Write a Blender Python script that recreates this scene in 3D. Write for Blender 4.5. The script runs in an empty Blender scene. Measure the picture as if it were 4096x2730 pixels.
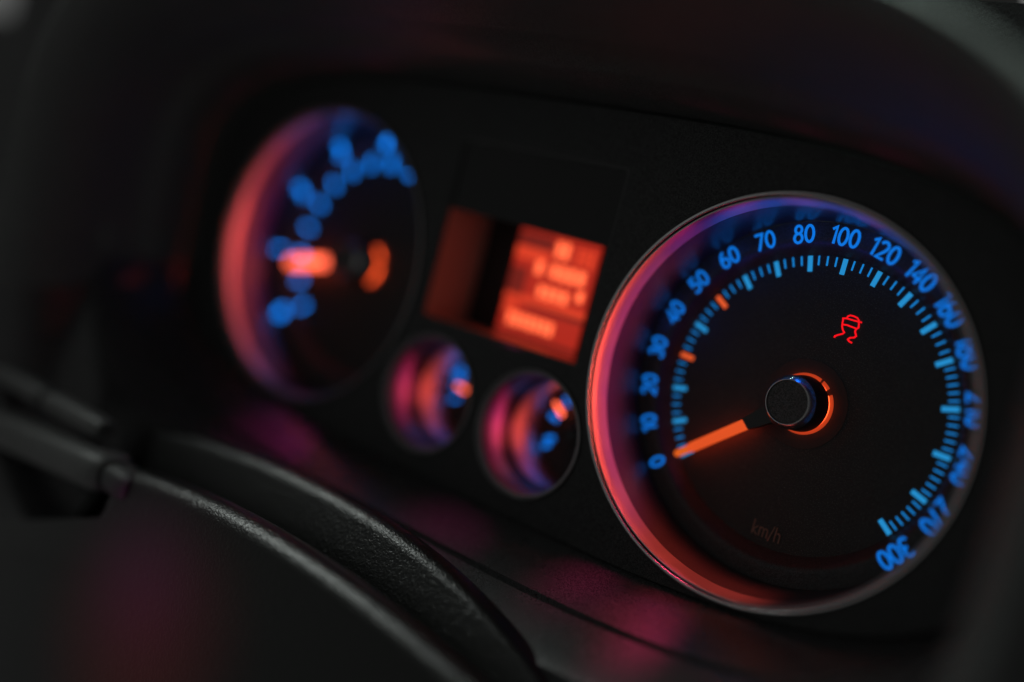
import bpy, bmesh, math, random
from mathutils import Vector, Matrix
random.seed(7)
S = bpy.context.scene
C = S.collection
U = 0.036                      # one dial unit in metres (radius of the tick circle)
R = math.radians

# ------------------------------------------------------------------ camera
cd = bpy.data.cameras.new('camera')
cam = bpy.data.objects.new('camera', cd); C.objects.link(cam)
RX = Vector((0.74473, 0.25198, -0.61796)); DY = Vector((0.25308, -0.96345, -0.08786)); FZ = Vector((-0.61752, -0.09096, -0.78128))
CP = Vector((3.00298, 0.59268, 7.21121))
def W(v): return Vector((v[0]*U, -v[2]*U, v[1]*U))      # cluster axes (right, up, towards driver) to world
r_, u_, b_ = W(RX).normalized(), W(-DY).normalized(), W(-FZ).normalized()
cam.matrix_world = Matrix(((r_.x, u_.x, b_.x, W(CP).x), (r_.y, u_.y, b_.y, W(CP).y), (r_.z, u_.z, b_.z, W(CP).z), (0, 0, 0, 1)))
cd.sensor_width = 36; cd.lens = 37.37; cd.clip_start = 0.005; cd.clip_end = 50
cd.dof.use_dof = True; cd.dof.focus_distance = 7.42*U; cd.dof.aperture_fstop = 1.92
S.camera = cam

# ------------------------------------------------------------------ night ambience and exposure
w = bpy.data.worlds.new('World'); S.world = w; w.use_nodes = True
bg = w.node_tree.nodes['Background']; bg.inputs[0].default_value = (0.98, 1.0, 0.98, 1); bg.inputs[1].default_value = 0.108
S.view_settings.view_transform = 'Standard'; S.view_settings.look = 'None'
S.view_settings.exposure = 0; S.view_settings.gamma = 1
S.cycles.use_denoising = True; S.cycles.denoiser = 'OPENIMAGEDENOISE'
S.cycles.max_bounces = 6; S.cycles.sample_clamp_indirect = 3

def lamp(name, loc, to, size, power, col, spread=180, sy=None):
    d = bpy.data.lights.new(name, 'AREA'); d.shape = 'ELLIPSE' if sy else 'DISK'
    d.size = size*U
    if sy: d.size_y = sy*U
    d.energy = power; d.color = col; d.spread = R(spread)
    o = bpy.data.objects.new(name, d); C.objects.link(o)
    a, b = W(loc), W(to); o.location = a
    o.rotation_euler = (b-a).to_track_quat('-Z', 'Y').to_euler()
    return o
ORANGE = (1.0, 0.085, 0.055); BLUE = (0.0, 0.13, 1.0); VIOLET = (0.05, 0.01, 1.0)
# street light coming in through the windscreen over the hood, and through the side window
lamp('windscreen_light', (-5, 12, 0.8), (1.3, 1.8, 2.5), 6, 0.45, (0.78, 1.0, 0.88), 26)
# unseen lamps added for the red and violet patches on the column cover
lamp('added_patch_lamp', (6, 2, 14), (-3.15, -2.75, 2.75), .5, .019, (1, .05, .10), 7)
lamp('added_patch_lamp', (6, 2, 14), (-2.75, -3.6, 2.9), .5, .010, (1, .14, .08), 7)
lamp('added_patch_lamp', (6, 1, 14), (-3.35, -2.45, 2.7), .5, .007, (.5, .03, .5), 5)
lamp('side_window_light', (-14, 11.5, 6.5), (-1.6, -1.5, 2.0), 5, 0.034, (0.92, 1.0, 0.95), 19)

# ------------------------------------------------------------------ materials
def mat(name, base, rough=.5, metal=0, spec=.5, em=None, es=0, bump=None, coat=0):
    m = bpy.data.materials.new(name); m.use_nodes = True
    nt = m.node_tree; p = nt.nodes['Principled BSDF']
    p.inputs['Base Color'].default_value = (*base, 1); p.inputs['Roughness'].default_value = rough
    p.inputs['Metallic'].default_value = metal; p.inputs['Specular IOR Level'].default_value = spec
    p.inputs['Coat Weight'].default_value = coat
    if em: p.inputs['Emission Color'].default_value = (*em, 1); p.inputs['Emission Strength'].default_value = es
    if bump:
        kind, scale, strength, dist = bump
        tc = nt.nodes.new('ShaderNodeTexCoord')
        if kind == 'leather':
            t = nt.nodes.new('ShaderNodeTexVoronoi'); t.feature = 'SMOOTH_F1'; t.inputs['Scale'].default_value = scale
            n = nt.nodes.new('ShaderNodeTexNoise'); n.inputs['Scale'].default_value = scale*.35; n.inputs['Detail'].default_value = 4
            mx = nt.nodes.new('ShaderNodeMix'); mx.data_type = 'VECTOR'; mx.inputs['Factor'].default_value = .004
            nt.links.new(tc.outputs['Object'], n.inputs['Vector'])
            nt.links.new(tc.outputs['Object'], mx.inputs[4]); nt.links.new(n.outputs['Color'], mx.inputs[5])
            nt.links.new(mx.outputs[1], t.inputs['Vector']); h = t.outputs['Distance']
        else:
            t = nt.nodes.new('ShaderNodeTexNoise'); t.inputs['Scale'].default_value = scale; t.inputs['Detail'].default_value = 6
            nt.links.new(tc.outputs['Object'], t.inputs['Vector']); h = t.outputs['Fac']
            mr = nt.nodes.new('ShaderNodeMapRange'); mr.inputs[3].default_value = rough*.85; mr.inputs[4].default_value = rough*1.15
            n2 = nt.nodes.new('ShaderNodeTexNoise'); n2.inputs['Scale'].default_value = scale*.03; n2.inputs['Detail'].default_value = 3
            nt.links.new(tc.outputs['Object'], n2.inputs['Vector'])
            nt.links.new(n2.outputs['Fac'], mr.inputs[0]); nt.links.new(mr.outputs[0], p.inputs['Roughness'])
        if kind == 'noise' and metal == 0 and not em:
            sp_ = nt.nodes.new('ShaderNodeTexNoise'); sp_.inputs['Scale'].default_value = 3600; sp_.inputs['Detail'].default_value = 2
            rp = nt.nodes.new('ShaderNodeValToRGB'); e = rp.color_ramp.elements
            e[0].position = .36; e[1].position = .68; e[0].color = (*[c*.35 for c in base], 1); e[1].color = (*[c*(7 if name == 'dial_face' else 3) for c in base], 1)
            if name == 'dial_face': e[1].position = .78; e[0].position = .56; e[0].color = (*[c*.8 for c in base], 1)
            nt.links.new(tc.outputs['Object'], sp_.inputs['Vector']); nt.links.new(sp_.outputs['Fac'], rp.inputs[0]); nt.links.new(rp.outputs[0], p.inputs['Base Color'])
        b = nt.nodes.new('ShaderNodeBump'); b.inputs['Strength'].default_value = strength; b.inputs['Distance'].default_value = dist
        nt.links.new(h, b.inputs['Height']); nt.links.new(b.outputs[0], p.inputs['Normal'])
    return m
M = {
 'panel':   mat('cluster_plastic', (.021, .0215, .0215), .5, spec=.3, bump=('noise', 2600, .35, .0002)),
 'frame':   mat('gloss_frame_plastic', (.008, .008, .008), .2, spec=.5, bump=('noise', 900, .03, .0001)),
 'mask':    mat('window_mask_plastic', (.018, .018, .018), .35, spec=.3),
 'recess':  mat('recess_red_glow', (.45, .23, .19), .5),  # the screen's red glow is put into the wall colour
 'hood':    mat('hood_plastic', (.042, .043, .042), .5, bump=('noise', 1800, .25, .0003)),
 'shelf':   mat('shelf_plastic', (.022, .022, .0225), .27, spec=.6, bump=('noise', 1800, .12, .0002)),
 'dash':    mat('dashboard_foam', (.014, .0145, .0145), .6, bump=('noise', 900, .5, .0004)),
 'leather': mat('grained_plastic', (.0045, .005, .0045), .31, spec=.36, bump=('leather', 1500, .35, .0004)),
 'satin':   mat('satin_metal', (.50, .48, .50), .38, 1, bump=('noise', 3500, .1, .0001)),
 'wall':    mat('gloss_dark_wall', (.012, .012, .014), .32, 0, spec=1.0, bump=('noise', 700, .04, .0002)),
 'chrome':  mat('chrome', (.7, .7, .7), .24, 1),
 'dim_chrome': mat('chrome_dim_reflection', (.25, .25, .25), .3, 1),  # same chrome, its weaker reflections put into a darker colour
 'face':    mat('dial_face', (.024, .023, .022), .55, bump=('noise', 4000, .2, .0001)),
 'ring':    mat('number_ring', (.020, .020, .021), .5, bump=('noise', 3500, .15, .0001)),
 'hub':     mat('hub_plastic', (.022, .022, .022), .35),
 'cap':     mat('hub_cap_plastic', (.040, .040, .040), .6, bump=('noise', 5000, .4, .0002)),
 'num':     mat('blue_numeral', (.01, .02, .05), .5, em=(.002, .17, .72), es=1.0),
 'tick':    mat('blue_tick', (.01, .03, .05), .5, em=(.006, .21, .62), es=1.0),
 'major':   mat('cyan_tick', (.02, .05, .06), .5, em=(.014, .25, .58), es=1.0),
 'otick':   mat('orange_tick', (.05, .02, .01), .5, em=(.80, .10, .02), es=1.0),
 'num_far': mat('blue_numeral_bright', (.01, .02, .05), .5, em=(.002, .155, .66), es=5.0),
 'tick_far':mat('blue_tick_bright', (.01, .03, .05), .5, em=(.002, .155, .66), es=5.0),
 'tick_small':mat('blue_tick_small', (.01, .03, .05), .5, em=(.002, .15, .66), es=1.5),
 'needle':  mat('needle_orange', (.2, .04, .01), .4, em=(.74, .080, .014), es=1.0),
 'tip':     mat('needle_tip_orange', (.2, .04, .01), .4, em=(.68, .105, .010), es=1.0),
 'needle_far': mat('needle_orange_bright', (.2, .04, .01), .4, em=(.9, .11, .05), es=3.4),
 'under':   mat('needle_underglow', (.2, .04, .01), .4, em=(.9, .06, .02), es=5.0),
 'glow':    mat('hub_light_gap', (.2, .04, .01), .5, em=(.9, .085, .02), es=5.0),
 'halo':    mat('hub_glow_paint', (.1, .03, .01), .5, em=(.80, .075, .018), es=.45),
 'glow_catch':   mat('glow_catch_ring', (.035, .03, .028), .6),
 'red':     mat('warning_red', (.1, .0, .0), .5, em=(.95, .004, .010), es=1.0),
 'print':   mat('faded_print', (.34, .18, .13), .6),
 'scr':     mat('screen_backlight', (.05, .01, .005), .3, em=(.42, .020, .010), es=1.0),
 'scr_lo':  mat('screen_dark_band', (.05, .01, .005), .3, em=(.16, .012, .008), es=1.0),
 'scr_mid': mat('screen_mid_band', (.05, .01, .005), .3, em=(.72, .050, .018), es=1.0),
 'scr_hi':  mat('screen_segment', (.05, .01, .005), .3, em=(1.0, .14, .05), es=1.7),
}

# ------------------------------------------------------------------ object helpers
def empty(name, loc, label, cat, group=None):
    o = bpy.data.objects.new(name, None); C.objects.link(o)
    o.location = W(loc); o.rotation_euler = (R(90), 0, 0); o.empty_display_size = .01
    o['label'] = label; o['category'] = cat
    if group: o['group'] = group
    return o
def link(name, vf, m, parent=None, smooth=True, angle=35, label=None):
    v, f = vf
    me = bpy.data.meshes.new(name); me.from_pydata([(a*U, b*U, c*U) for a, b, c in v], [], f)
    bm = bmesh.new(); bm.from_mesh(me); bmesh.ops.recalc_face_normals(bm, faces=bm.faces); bm.to_mesh(me); bm.free()
    me.materials.append(m)
    if smooth:
        me.shade_smooth(); me.set_sharp_from_angle(angle=R(angle))
    o = bpy.data.objects.new(name, me); C.objects.link(o)
    if parent: o.parent = parent
    else: o.rotation_euler = (R(90), 0, 0)
    if label: o['label'] = label
    return o
def lathe(profile, n=160, a0=0, a1=360, c=(0, 0)):
    """closed (r, z) profile turned about z"""
    full = abs(a1-a0-360) < 1e-6; k = n if full else n+1; V = []; F = []; m = len(profile)
    for i in range(k):
        a = R(a0+(a1-a0)*i/n); ca, sa = math.cos(a), math.sin(a)
        V += [(c[0]+r*ca, c[1]+r*sa, z) for r, z in profile]
    for i in range(n):
        j = (i+1) % k
        for q in range(m):
            q2 = (q+1) % m
            F.append((i*m+q, j*m+q, j*m+q2, i*m+q2))
    if not full: F += [tuple(range(m)), tuple(range((k-1)*m, k*m))]
    return V, F
def disc(r, z0, z1, n=128, bev=.006):
    V = []; F = []; P = [(r, z0), (r, z1-bev), (r-bev, z1)]
    for i in range(n):
        a = 2*math.pi*i/n; V += [(q*math.cos(a), q*math.sin(a), z) for q, z in P]
    for i in range(n):
        j = (i+1) % n
        for q in range(2): F.append((i*3+q, j*3+q, j*3+q+1, i*3+q+1))
    F.append(tuple(i*3 for i in range(n))[::-1]); F.append(tuple(i*3+2 for i in range(n)))
    return V, F
def prism(pts, z0, z1):
    n = len(pts); V = [(x, y, z0) for x, y in pts]+[(x, y, z1) for x, y in pts]
    F = [tuple(range(n))[::-1], tuple(range(n, 2*n))]+[(i, (i+1) % n, n+(i+1) % n, n+i) for i in range(n)]
    return V, F
def add(A, B):
    o = len(A[0]); return A[0]+B[0], A[1]+[tuple(i+o for i in f) for f in B[1]]
def box(x0, x1, y0, y1, z0, z1): return prism([(x0, y0), (x1, y0), (x1, y1), (x0, y1)], z0, z1)
def ribbon(pts, wd, z0, z1, closed=False, round_ends=True):
    """a stroke of even width, as a thin raised strip"""
    P = [Vector(p) for p in pts]; n = len(P); Lf, Rt = [], []
    for i in range(n):
        a = P[(i-1) % n] if (closed or i) else P[0]; b = P[(i+1) % n] if (closed or i < n-1) else P[-1]
        d1 = (P[i]-a); d2 = (b-P[i])
        d1 = d1.normalized() if d1.length > 1e-9 else d2.normalized(); d2 = d2.normalized() if d2.length > 1e-9 else d1
        n1 = Vector((-d1.y, d1.x)); n2 = Vector((-d2.y, d2.x)); mt = n1+n2
        mt = mt.normalized() if mt.length > .2 else n1
        k = min(1.6, 1/max(.3, mt.dot(n1)))
        Lf.append(P[i]+mt*wd/2*k); Rt.append(P[i]-mt*wd/2*k)
    V = []; F = []
    for z in (z0, z1): V += [(p.x, p.y, z) for p in Lf]+[(p.x, p.y, z) for p in Rt]
    N = n if closed else n-1
    for i in range(N):
        j = (i+1) % n
        F += [(2*n+i, 2*n+j, 3*n+j, 3*n+i), (i, j, 2*n+j, 2*n+i), (n+i, n+j, 3*n+j, 3*n+i), (i, j, n+j, n+i)]
    if not closed:
        for i, s in ((0, 1), (n-1, -1)): F.append((i, n+i, 3*n+i, 2*n+i))
    return V, F

# ---- numeral strokes in a 0.62 x 1 cell (baseline y = 0)
def arc(cx, cy, rx, ry, a, b, n=14): return [(cx+rx*math.cos(R(a+(b-a)*i/n)), cy+ry*math.sin(R(a+(b-a)*i/n))) for i in range(n+1)]
GL = {
 '0': [(arc(.30, .5, .24, .44, 0, 360, 28)[:-1], True)],
 '1': [([(.10, .78), (.33, .95), (.33, .03)], False)],
 '2': [(arc(.29, .70, .22, .24, 160, -20, 12)+[(.40, .45), (.08, .06), (.54, .06)], False)],
 '3': [(arc(.27, .71, .21, .22, 150, -75, 12)+[(.22, .51)]+arc(.27, .28, .24, .24, 70, -150, 14), False)],
 '4': [([(.42, .02), (.42, .94), (.05, .30), (.58, .30)], False)],
 '5': [([(.50, .93), (.16, .93), (.13, .55)]+arc(.27, .32, .24, .27, 100, -145, 14), False)],
 '6': [(arc(.30, .31, .22, .26, 0, 360, 24)[:-1], True), ([(.08, .36)]+arc(.42, .42, .34, .53, 172, 98, 9), False)],
 '7': [([(.06, .93), (.53, .93), (.20, .02)], False)],
 '8': [(arc(.30, .73, .19, .21, 0, 360, 24)[:-1], True), (arc(.30, .27, .23, .25, 0, 360, 24)[:-1], True)],
 'k': [([(.08, 1.0), (.08, 0)], False), ([(.44, .62), (.10, .31), (.46, 0)], False)],
 'm': [([(.06, .64), (.06, 0)], False), ([(.06, .44)]+arc(.22, .46, .15, .16, 150, 0, 8)+[(.37, 0)], False), ([(.37, .44)]+arc(.53, .46, .15, .16, 150, 0, 8)+[(.68, 0)], False)],
 '/': [([(.0, -.12), (.30, 1.0)], False)],
 'h': [([(.08, 1.0), (.08, 0)], False), ([(.08, .42)]+arc(.26, .44, .18, .19, 150, 0, 8)+[(.44, 0)], False)],
}
ADV = {'1': .50, 'm': .84, '/': .40, 'k': .56, 'h': .5}
def text(s, h, x, y, ang, stroke, z0, z1, sx=.95):
    wd = sum(ADV.get(c, .66) for c in s)-.05; A = ([], []); px = -wd/2; k = 0
    ca, sa = math.cos(ang), math.sin(ang)
    for c in s:
        for pts, cl in GL[c]:
            q = []
            for a, b in pts:
                X = (px+a)*h*sx; Y = (b-.5)*h
                q.append((x+X*ca-Y*sa, y+X*sa+Y*ca))
            A = add(A, ribbon(q, stroke, z0, z1+k*.0012, cl)); k += 1
        px += ADV.get(c, .66)
    return A

# ------------------------------------------------------------------ dials
def well(t, s, tube=.015, zb=.44):
    """chrome line, satin ring and dark glossy wall down to the number ring; s = outer radius"""
    link('chrome_ring', lathe([(s+.005+tube*(1+math.cos(R(a))), .700+tube*math.sin(R(a))) for a in range(0, 360, 30)], 200), M['chrome'] if tube > .01 and t.name == 'speedometer' else M['dim_chrome'], t)
    prof = [(s-.006, zb), (s-.035, zb+.022), (s-.028, zb+.11), (s-.018, .672), (s-.012, .688), (s-.004, .690), (s-.0005, .682), (s-.0005, zb)]
    link('bezel_ring', lathe(prof, 200), M['satin'], t)
def pointer(t, ang, r0, r1, w0, w1, z, mneedle, mtip, hub_s=1.0, arcs=((-105, 33), (45, 63), (68, 128), (128.5, 204))):
    """needle lying along ang, with arm, hub, cap and the light gap under the hub"""
    ca, sa = math.cos(R(ang)), math.sin(R(ang))
    def rot(vf): return [(x*ca-y*sa, x*sa+y*ca, q) for x, y, q in vf[0]], vf[1]
    rt = r0+(r1-r0)*.74
    body = prism([(r0, -w0/2), (r0+.012, -w0/2-.002), (rt, -w0/2*.93), (rt+.045, -w1/2*1.05), (rt+.045, w1/2*1.05), (rt, w0/2*.93), (r0-.012, w0/2)], z, z+.030)
    nd = link('needle', rot(body), mneedle, t, angle=20)
    tip = [(rt+.0452, -w1/2*1.05)]+[(r1-.024+.024*math.cos(R(a)), (w1/2-.0)*math.sin(R(a))) for a in range(-90, 91, 30)]+[(rt+.0452, w1/2*1.05)]
    link('needle_tip', rot(prism(tip, z+.001, z+.028)), mtip, nd)
    link('added_underglow', rot(prism([(r0+.02, -w0*.3), (r1-.06, -w1*.3), (r1-.06, w1*.3), (r0+.02, w0*.3)], z-.012, z-.001)), M['under'], nd, label='added glowing strip under the needle')  # hidden emitter added to throw red light on the dial face
    arm = prism([(.12*hub_s, -w0*.95), (r0-.10, -w0*.72), (r0-.001, -w0*.56), (r0-.014, w0*.56), (r0-.10, w0*.72), (.12*hub_s, w0*.95)], z-.03, z+.045)
    link('needle_arm', rot(arm), M['hub'], nd, angle=20)
    h = hub_s
    link('hub', lathe([(.02, .036), (.196*h, .036), (.202*h, .044), (.200*h, .07), (.176*h, .245), (.02, .245)], 96), M['hub'], nd)
    link('hub_ring', lathe([(.150*h, .240), (.188*h, .236), (.190*h, .243), (.178*h, .264), (.164*h, .284), (.158*h, .290), (.154*h, .290), (.150*h, .284)], 96), M['chrome'], nd)
    v, f = disc(.1495*h, .246, .283, 96); link('hub_cap', (v, f), M['cap'], nd)
    link('glow_catch_ring', lathe([(.17*h, .001), (.17*h, .0045), (.32*h, .0030), (.322*h, .001)], 96), M['glow_catch'], nd)  # paler ring added on the face to catch the hub's glow
    for a0, a1 in arcs: link('painted_glow', lathe([(.19*h, .003), (.220*h, .003), (.219*h, .0065), (.19*h, .0068)], 48, a0, a1), M['halo'], nd)  # glow on the face painted as emission, broken where the needle's tail shades it
    for a0, a1 in arcs:
        link('light_gap', lathe([(.192*h, .005), (.192*h, .034), (.182*h, .034), (.182*h, .005)], 48, a0, a1), M['glow'], nd)

def numring(t, r_in, r_out):
    return link('number_ring', lathe([(r_in-.028, .0), (r_in-.026, .004), (r_in+.030, .100), (r_in+.045, .118), (r_in+.062, .126), (r_in+.085, .128), (r_out, .128), (r_out, .0)], 200), M['ring'], t, angle=60)

# ---- speedometer
sp = empty('speedometer', (0, 0, 0), 'large round speedometer with blue numbers up to 300 and an orange needle near zero', 'speedometer', 'round gauges of the instrument cluster')
well(sp, 1.352, .015, .51)
link('inner_wall', lathe([(1.3155, .529), (1.301, .40), (1.286, .20), (1.284, .13), (1.34, .13), (1.34, .529)], 200), M['wall'], sp)
nr = numring(sp, 1.098, 1.282)
face = link('dial_face', disc(1.097, -.03, 0, 160), M['face'], sp)
VAL = [0, 10, 20, 30, 40, 50, 60, 70, 80, 100, 120, 140, 160, 180, 210, 240, 270, 300]
A0, D1, D2 = 218.58, 14.317, 17.756
ang = [A0-D1*i if i <= 13 else A0-D1*13-D2*(i-13) for i in range(18)]
def tick(parent, name, a, r0, r1, wd, m, z=0.001):
    ca, sa = math.cos(R(a)), math.sin(R(a)); q = [(r0, -wd/2), (r1, -wd/2), (r1, wd/2), (r0, wd/2)]
    v, f = prism([(x*ca-y*sa, x*sa+y*ca) for x, y in q], z, z+.004)
    return link(name, (v, f), m, parent, smooth=False)
for i, v in enumerate(VAL):
    a = ang[i]; rr = 1.196
    link('numeral', text(str(v), .132, rr*math.cos(R(a)), rr*math.sin(R(a)), R(a-90), .0185, .129, .133), M['num'], nr, smooth=False)
    om = v in (30, 50)
    o = tick(face, 'major_tick', a, .945, 1.058, .035, M['otick'] if om else M['major'])
    if om: o['label'] = 'orange tick mark'
    if i < 17:
        k = 4 if i < 13 else 6
        for j in range(1, k): tick(face, 'minor_tick', a+(ang[i+1]-a)*j/k, .990, 1.058, .0115, M['tick'])
link('unit_lettering', text('km/h', .105, -.004, -.955, 0, .0085, .001, .003, .95), M['print'], face, smooth=False)
# lamp in the shape of a skidding car
px = lambda x, y: (3280+x/7.84, 1220+y/7.84)
def onface(q):
    d = RX*((q[0]-2048)/4252)+DY*((q[1]-1365)/4252)+FZ; p = CP+d*(-CP.z/d.z); return (p.x, p.y)
strokes = [
 [(700, 425), (850, 430), (1000, 475), (1200, 530), (1320, 560)],
 [(850, 420), (885, 360), (960, 335), (1080, 365), (1180, 420), (1235, 510)],
 [(738, 440), (712, 560), (700, 680), (720, 790), (765, 870), (720, 910), (560, 950), (470, 985), (455, 1035)],
 [(720, 620), (860, 640), (1000, 695), (1130, 745)],
 [(1225, 545), (1225, 650), (1215, 720), (1140, 765), (1105, 840), (1125, 920), (1140, 985), (1080, 1030), (940, 1040), (880, 1090), (920, 1150), (1010, 1200)]]
A = ([], [])
for k, s in enumerate(strokes): A = add(A, ribbon([onface(px(*q)) for q in s], .0115, .001, .003+k*.001))
link('skid_warning_light', A, M['red'], face, smooth=False, label='red warning light showing a skidding car')
pointer(sp, A0+.2, .415, 1.035, .076, .050, .115, M['needle'], M['tip'])

# ---- tachometer
TX = -4.6934
ta = empty('tachometer', (TX, .0154, 0), 'large round rev counter at the far left, blurred, with its orange needle pointing left', 'tachometer', 'round gauges of the instrument cluster')
well(ta, 1.352, .015, .55)
link('inner_wall', lathe([(1.3155, .569), (1.302, .40), (1.286, .20), (1.284, .13), (1.34, .13), (1.34, .569)], 160), M['wall'], ta)
nt_ = numring(ta, 1.098, 1.282)
tf = link('dial_face', disc(1.097, -.03, 0, 160), M['face'], ta)
for k in range(9):
    a = 218-32*k
    link('numeral', text(str(k), .150, 1.19*math.cos(R(a)), 1.19*math.sin(R(a)), R(a-90), .026, .129, .133), M['num_far'], nt_, smooth=False)
    tick(tf, 'major_tick', a, .945, 1.058, .038, M['tick_far'])
    if k < 8: tick(tf, 'minor_tick', a-16, .945, 1.058, .036, M['tick_far'])
pointer(ta, 192.5, .415, 1.035, .105, .085, .115, M['needle_far'], M['needle_far'], 1.0, ((-62, 4), (20, 62)))

# ---- the two small gauges
def small(x, label, ticks, na, nr0, nr1):
    t = empty('small_gauge', (x, -.81, 0), label, 'gauge', 'small round gauges between the dials')
    well(t, .482, .009)
    link('inner_wall', lathe([(.446, .459), (.432, .33), (.46, .33), (.46, .459)], 128), M['wall'], t)
    link('lower_wall', lathe([(.430, .328), (.424, .315), (.402, .02), (.400, -.02), (.455, -.02), (.455, .328)], 128), M['satin'], t)
    f = link('dial_face', disc(.399, -.03, 0, 96), M['face'], t)
    for a, r0, r1, wd, m in ticks: tick(f, 'tick_mark', a, r0, r1, wd, m)
    ca, sa = math.cos(R(na)), math.sin(R(na))
    def rot(vf): return [(p*ca-q*sa, p*sa+q*ca, z) for p, q, z in vf[0]], vf[1]
    n = link('needle', rot(prism([(nr0, -.018), (nr1-.02, -.012), (nr1, 0), (nr1-.02, .012), (nr0, .018)], .05, .066)), M['needle_far'], t)
    link('hub', lathe([(.01, .0), (.075, .0), (.072, .08), (.055, .105), (.01, .105)], 48), M['hub'], n)
    return t
B = M['tick_small']
small(-2.89, 'small round gauge beside the big left dial, with a blurred blue scale', [(160, .25, .37, .05, B), (178, .26, .34, .03, B), (200, .24, .34, .035, B), (150, .28, .36, .04, B)], 172, .13, .25)
small(-1.78, 'small round gauge right beside the speedometer, with a thin bright rim', [(166, .24, .33, .04, B), (203, .24, .33, .04, B), (212, .29, .37, .035, B), (130, .26, .34, .03, B)], 143, .20, .34)

# ---- display
ds = empty('display_screen', (-2.35, .24, 0), 'orange lit trip computer screen between the two big dials', 'display')
def D(x0, x1, y0, y1, z, m, name): return link(name, box(x0+2.35, x1+2.35, y0-.24, y1-.24, z-.004, z), m, ds, smooth=False)
D(-2.78, -1.92, -.27, .72, .150, M['scr'], 'screen_panel')
D(-2.78, -2.40, .585, .70, .1545, M['scr_lo'], 'screen_band')
D(-2.78, -2.60, .16, .40, .1545, M['scr_lo'], 'screen_band')
D(-2.53, -1.92, .072, .112, .1545, M['scr_lo'], 'screen_band')
D(-2.78, -1.92, -.185, -.140, .1545, M['scr_lo'], 'screen_band')
D(-2.78, -2.42, .48, .575, .1545, M['scr_mid'], 'screen_line')
D(-2.78, -1.92, .115, .175, .1545, M['scr_mid'], 'screen_line')
D(-2.76, -2.62, .0, .09, .1545, M['scr_mid'], 'screen_line')
def cells(x0, x1, y0, y1, n, m):
    s = (x1-x0)/n
    for i in range(n): D(x0+i*s, x0+i*s+s*.72, y0+random.uniform(0, .1)*(y1-y0), y1, .160, m, 'screen_segment')
cells(-2.68, -2.17, -.095, .015, 7, M['scr_hi'])
cells(-2.44, -2.10, .19, .295, 4, M['scr_hi'])
cells(-2.04, -1.95, .24, .33, 1, M['scr_hi'])
cells(-2.52, -2.42, .37, .49, 1, M['scr_hi'])
cells(-2.36, -1.98, .365, .49, 4, M['scr_hi'])
cells(-2.36, -2.20, .54, .68, 2, M['scr_hi'])
cells(-2.14, -1.94, .52, .67, 3, M['scr_mid'])
# recess: walls that stand round the screen, under a flush dark mask
link('recess_back', box(-.81, .835, -.44, .50, .08, .12), M['mask'], ds, smooth=False)
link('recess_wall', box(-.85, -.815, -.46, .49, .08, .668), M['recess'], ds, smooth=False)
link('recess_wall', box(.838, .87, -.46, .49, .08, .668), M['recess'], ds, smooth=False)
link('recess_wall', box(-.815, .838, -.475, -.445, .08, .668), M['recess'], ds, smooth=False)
link('recess_wall', box(-.815, .838, .491, .53, .08, .640), M['frame'], ds, smooth=False)
link('window_mask', box(-.808, .831, .50, 1.055, .641, .661), M['mask'], ds, smooth=False)
# raised lip round the window
def rrect(x0, x1, y0, y1, r, n=6):
    P = []
    for cx, cy, a in ((x1-r, y1-r, 0), (x0+r, y1-r, 90), (x0+r, y0+r, 180), (x1-r, y0+r, 270)): P += arc(cx, cy, r, r, a, a+90, n)
    return P
def frame_ring(outer, inner, z0, z1, zin=None):
    n = len(outer); zin = z1 if zin is None else zin
    V = [(x, y, z0) for x, y in outer]+[(x, y, z1) for x, y in outer]+[(x, y, zin) for x, y in inner]+[(x, y, z0) for x, y in inner]
    F = []
    for i in range(n):
        j = (i+1) % n
        for k in range(4): F.append((k*n+i, k*n+j, ((k+1) % 4)*n+j, ((k+1) % 4)*n+i))
    return V, F
link('window_lip', frame_ring(rrect(-.875, .885, -.475, 1.11, .05), rrect(-.812, .836, -.430, 1.062, .03), .662, .680, .676), M['frame'], ds, angle=25)

# ------------------------------------------------------------------ panel with its openings
cv = bpy.data.curves.new('panel_curve', 'CURVE'); cv.dimensions = '2D'; cv.fill_mode = 'BOTH'; cv.extrude = .03*U; cv.bevel_depth = .006*U; cv.resolution_u = 1
def loop(pts):
    s = cv.splines.new('POLY'); s.points.add(len(pts)-1); s.use_cyclic_u = True
    for p, (x, y) in zip(s.points, pts): p.co = (x*U, y*U, 0, 1)
BX, BY = -2.35, .13
def sup(hx, hy, n, k=120, cy=BY):
    P = []
    for i in range(k):
        a = 2*math.pi*i/k; c, s = math.cos(a), math.sin(a)
        P.append((BX+hx*math.copysign(abs(c)**(2/n), c), cy+hy*math.copysign(abs(s)**(2/n), s)))
    return P
loop(sup(4.12, 1.60, 3.6))
for x, y, r in ((0, 0, 1.375), (TX, .0154, 1.375), (-2.89, -.81, .506), (-1.78, -.81, .506)): loop([(x+r*math.cos(2*math.pi*i/128), y+r*math.sin(2*math.pi*i/128)) for i in range(128)])
loop(rrect(-3.20, -1.48, -.225, 1.34, .04))
tmp = bpy.data.objects.new('panel_tmp', cv); C.objects.link(tmp)
dg = bpy.context.evaluated_depsgraph_get(); me = bpy.data.meshes.new_from_object(tmp.evaluated_get(dg)); bpy.data.objects.remove(tmp)
pn = bpy.data.objects.new('cluster_panel', me); C.objects.link(pn); me.materials.clear(); me.materials.append(M['panel'])
pn.location = W((0, 0, .652)); pn.rotation_euler = (R(90), 0, 0)
pn['label'] = 'flat black panel of the instrument cluster around all the gauges'; pn['category'] = 'panel'

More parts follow.
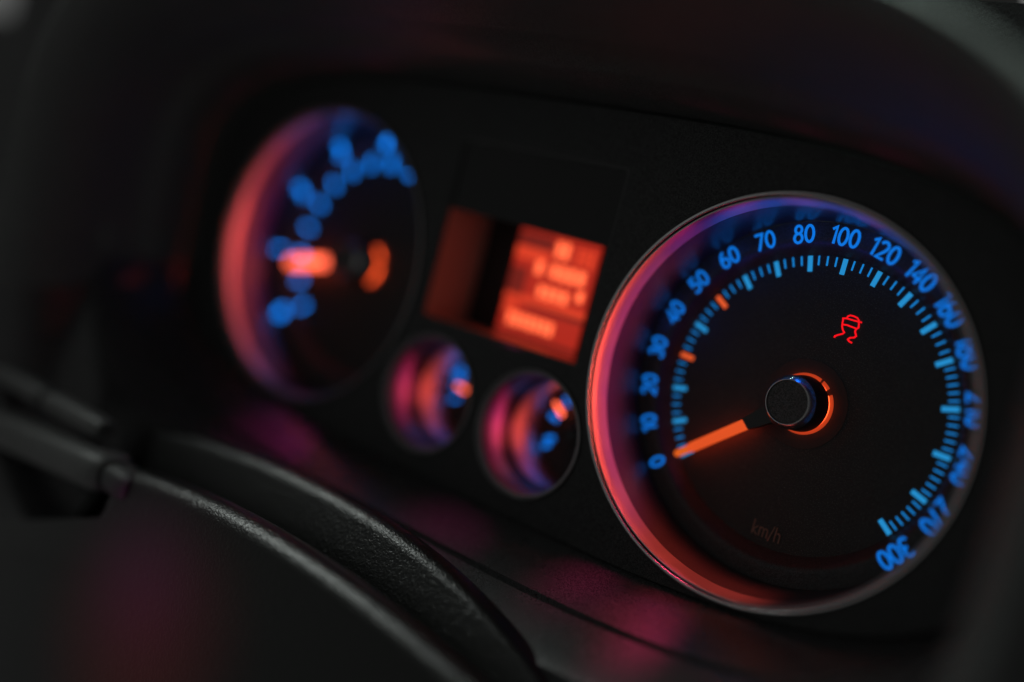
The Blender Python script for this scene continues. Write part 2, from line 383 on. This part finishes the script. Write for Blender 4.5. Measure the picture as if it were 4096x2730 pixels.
# ------------------------------------------------------------------ binnacle hood round the panel
def loft(loops, cap=False):
    V = []; F = []; n = len(loops[0])
    for L in loops: V += L
    for k in range(len(loops)-1):
        for i in range(n):
            j = (i+1) % n; F.append((k*n+i, k*n+j, (k+1)*n+j, (k+1)*n+i))
    return V, F
def L3(z, hx, ht, hb, n): return [(BX+(x-BX), BY+(y-BY)*(ht if y > BY else hb), z) for x, y in sup(hx, 1, n, 200)]
hl = [L3(*q) for q in ((.60, 4.13, 1.62, 1.59, 3.6), (.665, 4.135, 1.63, 1.605, 3.6), (.95, 4.15, 1.68, 1.725, 3.6), (1.22, 4.17, 1.74, 1.84, 3.5), (1.222, 4.171, 1.741, 1.89, 3.5), (1.28, 4.175, 1.76, 1.895, 3.5), (1.282, 4.177, 1.762, 1.865, 3.5),
      (1.6, 4.19, 1.84, 2.03, 3.45), (1.70, 4.2, 1.86, 2.10, 3.45), (1.703, 4.2, 1.861, 2.5, 3.45), (1.78, 4.205, 1.89, 2.7, 3.45), (1.9, 4.21, 1.92, 2.95, 3.45), (2.05, 4.22, 1.96, 3.1, 3.4), (2.2, 4.25, 2.0, 3.16, 3.4), (2.35, 4.28, 2.05, 3.22, 3.4), (2.47, 4.32, 2.09, 3.27, 3.4),
      (2.56, 4.37, 2.14, 3.32, 3.4), (2.62, 4.43, 2.20, 3.38, 3.4), (2.635, 4.47, 2.24, 3.42, 3.4), (2.62, 4.495, 2.265, 3.45, 3.4), (2.56, 4.51, 2.28, 3.47, 3.4), (2.3, 4.53, 2.30, 3.49, 3.4), (.4, 4.56, 2.36, 3.52, 3.4),
      (.4, 4.2, 1.66, 1.63, 3.6))]
hd = empty('binnacle_hood', (0, 0, 0), 'dark curved hood arching around and over the instrument cluster', 'hood')
def strip(loops, i0, i1):
    V = []; F = []; n = i1-i0+1; m = len(loops[0])
    for L in loops: V += [L[i % m] for i in range(i0, i1+1)]
    K = len(loops)
    for k in range(K):
        for i in range(n-1): F.append((k*n+i, k*n+i+1, ((k+1) % K)*n+i+1, ((k+1) % K)*n+i))
    return V, F
link('hood_shell', strip(hl, -5, 105), M['hood'], hd, angle=50)
link('lower_shelf', strip(hl, 105, 195), M['shelf'], hd, angle=50)

# ------------------------------------------------------------------ steering column cover
def parc(cz, cy, r, a, b, n): return [(cz+r*math.cos(R(a+(b-a)*k/n)), cy+r*math.sin(R(a+(b-a)*k/n))) for k in range(n+1)]
prof = [(1.2, -3.2), (1.45, -1.90)]+parc(1.68, -1.695, .15, 150, 26, 20)+[(1.89, -1.80), (1.98, -2.02), (2.02, -3.0), (2.36, -3.0)]+parc(2.43, -1.865, .165, 112, 6, 20)+[(2.605, -1.95), (2.625, -2.10), (2.66, -2.35), (2.70, -2.6), (2.80, -3.1), (2.95, -3.8), (3.2, -5.0), (3.5, -6.5), (1.2, -6.5)]
def column(n=150):
    V = []; F = []; m = len(prof)
    for i in range(n+1):
        s = i/n
        for z, y in prof:
            xl = -4.12-max(0, min(1, 2.2-z))*2.2 if z < 2.62 else -4.12-min(1, max(0, (-2.05-y)/.5))**2*6; x = xl+(1.9-xl)*s
            t = min(1, max(0, (z-1.7)/.75)); d = x+2.6; e = x+2.25
            k1 = .044*d*d if d < 0 else (.050+.018*d)*d*d; k2 = .048*e*e if e < 0 else .040*e*e
            q = s/.02; rr = (1-math.sqrt(max(0, 1-(1-q)**2)))*.16 if q < 1 else 0
            V.append((x, y-(k1*(1-t)+k2*t)-rr, z))
    for i in range(n):
        for q in range(m):
            q2 = (q+1) % m; F.append((i*m+q, (i+1)*m+q, (i+1)*m+q2, i*m+q2))
    F += [tuple(range(m)), tuple(range(n*m, n*m+m))]
    return V, F
co = link('steering_column_cover', column(), M['leather'], None, angle=40)
co['label'] = 'grained black steering column cover arching below the gauges'; co['category'] = 'column cover'

# stalk at the left of the column
st = empty('indicator_stalk', (-4.2, -1.98, 2.5), 'blurred dark stalk sticking out left of the steering column cover', 'stalk')
def bar(x0, x1, ry, rz, n=10, slope=0., m=32):
    V = []; F = []
    xs = [x0, x0+.03, x0+.10]+[x0+.10+(x1-x0-.2)*i/n for i in range(1, n+1)]+[x1-.03, x1]
    for x in xs:
        e = min(abs(x-x0), abs(x1-x)); k = .78+.22*min(1, e/.1)**.5
        for i in range(m):
            a = 2*math.pi*i/m; c, s = math.cos(a), math.sin(a)
            V.append((x, ry*k*math.copysign(abs(s)**.7, s)+slope*x, rz*k*math.copysign(abs(c)**.7, c)))
    for i in range(len(xs)-1):
        for j in range(m): F.append((i*m+j, i*m+(j+1) % m, (i+1)*m+(j+1) % m, (i+1)*m+j))
    F += [tuple(range(m)), tuple(range((len(xs)-1)*m, len(xs)*m))]
    return V, F
link('lever', bar(-2.9, -.05, .16, .20, slope=.10), M['hood'], st)
link('collar', bar(-.04, .30, .12, .15, 4), M['dash'], st)
# trim rail behind the stalk, two pieces with a joint
tr = empty('dashboard_trim', (-4.6, -1.72, 2.45), 'narrow grey trim rail above the stalk at the left edge', 'trim')
link('trim_piece', bar(-.92, .02, .085, .10, slope=.02), M['hood'], tr)
link('trim_piece', bar(-2.9, -.98, .085, .10, slope=.02), M['hood'], tr)
# dashboard body behind everything
db = link('dashboard', prism([(-30, -14), (14, -14), (14, 3.02), (2.0, 3.02), (.25, 3.03), (.1, 3.5), (-14.0, 3.2), (-14.2, 1.97), (-16.2, 1.92), (-30, .8)], -1.6, -.4), M['dash'], None, smooth=False); db['kind'] = 'structure'

# ------------------------------------------------------------------ added unseen lamps standing in for the glow inside the dials
def added_dial_lamp(c, s, a, r, z, zt, size, p, col, spread=140, sy=None):
    a = R(a); ca, sa = math.cos(a), math.sin(a)
    lamp('added_dial_lamp', (c[0]+s*r*ca, c[1]+s*r*sa, z), (c[0]+s*1.34*ca, c[1]+s*1.34*sa, zt), size*s, p, col, spread, sy)
for c, na, p in (((0, 0), 213, .0018), ((TX, .0154), 184, .00095)):
    for q in range(13): added_dial_lamp(c, 1, na-66+11*q, .50, .40, .475, .30, p*.31*(.75+.035*q), ORANGE, 30)
    for a in range(66, 130, 9): added_dial_lamp(c, 1, a, .96, .17, .36, .20, .00010, BLUE, 116)
    for a in range(135, 226, 9): added_dial_lamp(c, 1, a, .92, .18, .36, .26, .000019 if a > 150 else .00003, VIOLET, 110)
    for a in (75, 95, 115, 135): added_dial_lamp(c, 1, a, .55, .46, .60, .26, p*.06, (1, .03, .22), 30)
    for a in (60, 85, 110, 135, 165): # unseen lamps added under the rim for a blue haze on the number ring
        b = R(a); cb, sb = math.cos(b), math.sin(b)
        lamp('added_ring_lamp', (c[0]+1.27*cb, c[1]+1.27*sb, .50), (c[0]+1.16*cb, c[1]+1.16*sb, .13), .12, .00012, BLUE, 120)
    if c[0] == 0: lamp('added_hub_lamp', (c[0]-.1, c[1]+.9, .30), (c[0], c[1]+.15, .26), .15, .00003, BLUE, 40)  # unseen lamp added to give the hub ring its blue sheen
for x, na in ((-2.89, 160), (-1.78, 165)):
    c = (x, -.81)
    added_dial_lamp(c, .355, na, .25, .10, .22, .5, .00017, ORANGE, 120)
    added_dial_lamp(c, .355, na+60, .25, .10, .22, .5, .00009, ORANGE, 120)
    added_dial_lamp(c, .355, 190, .75, .32, .62, .3, .000035, (1, .03, .20), 120)
    added_dial_lamp(c, .355, 235, .55, .12, .45, .4, .00005, BLUE, 120)
# unseen lamps added to colour the shelf, in place of light from the dials
def shelf_lamp(a, b, p, col, sp=30): lamp('added_shelf_lamp', a, b, .2, p, col, sp)
shelf_lamp((-.35, .0, .66), (-.22, -1.70, 1.10), .0018, (1, .045, .15), 26)
shelf_lamp((-.80, .1, .66), (-.80, -1.68, 1.05), .0009, (1, .03, .24), 26)
shelf_lamp((-.25, .0, .66), (-.05, -1.80, 1.42), .0010, (1, .04, .20), 18)
shelf_lamp((-2.2, .1, .66), (-2.1, -1.70, 1.10), .0009, (1, .04, .40), 34)
shelf_lamp((TX-.2, .0, .66), (TX+.4, -1.68, 1.10), .0006, (1, .04, .45), 34)
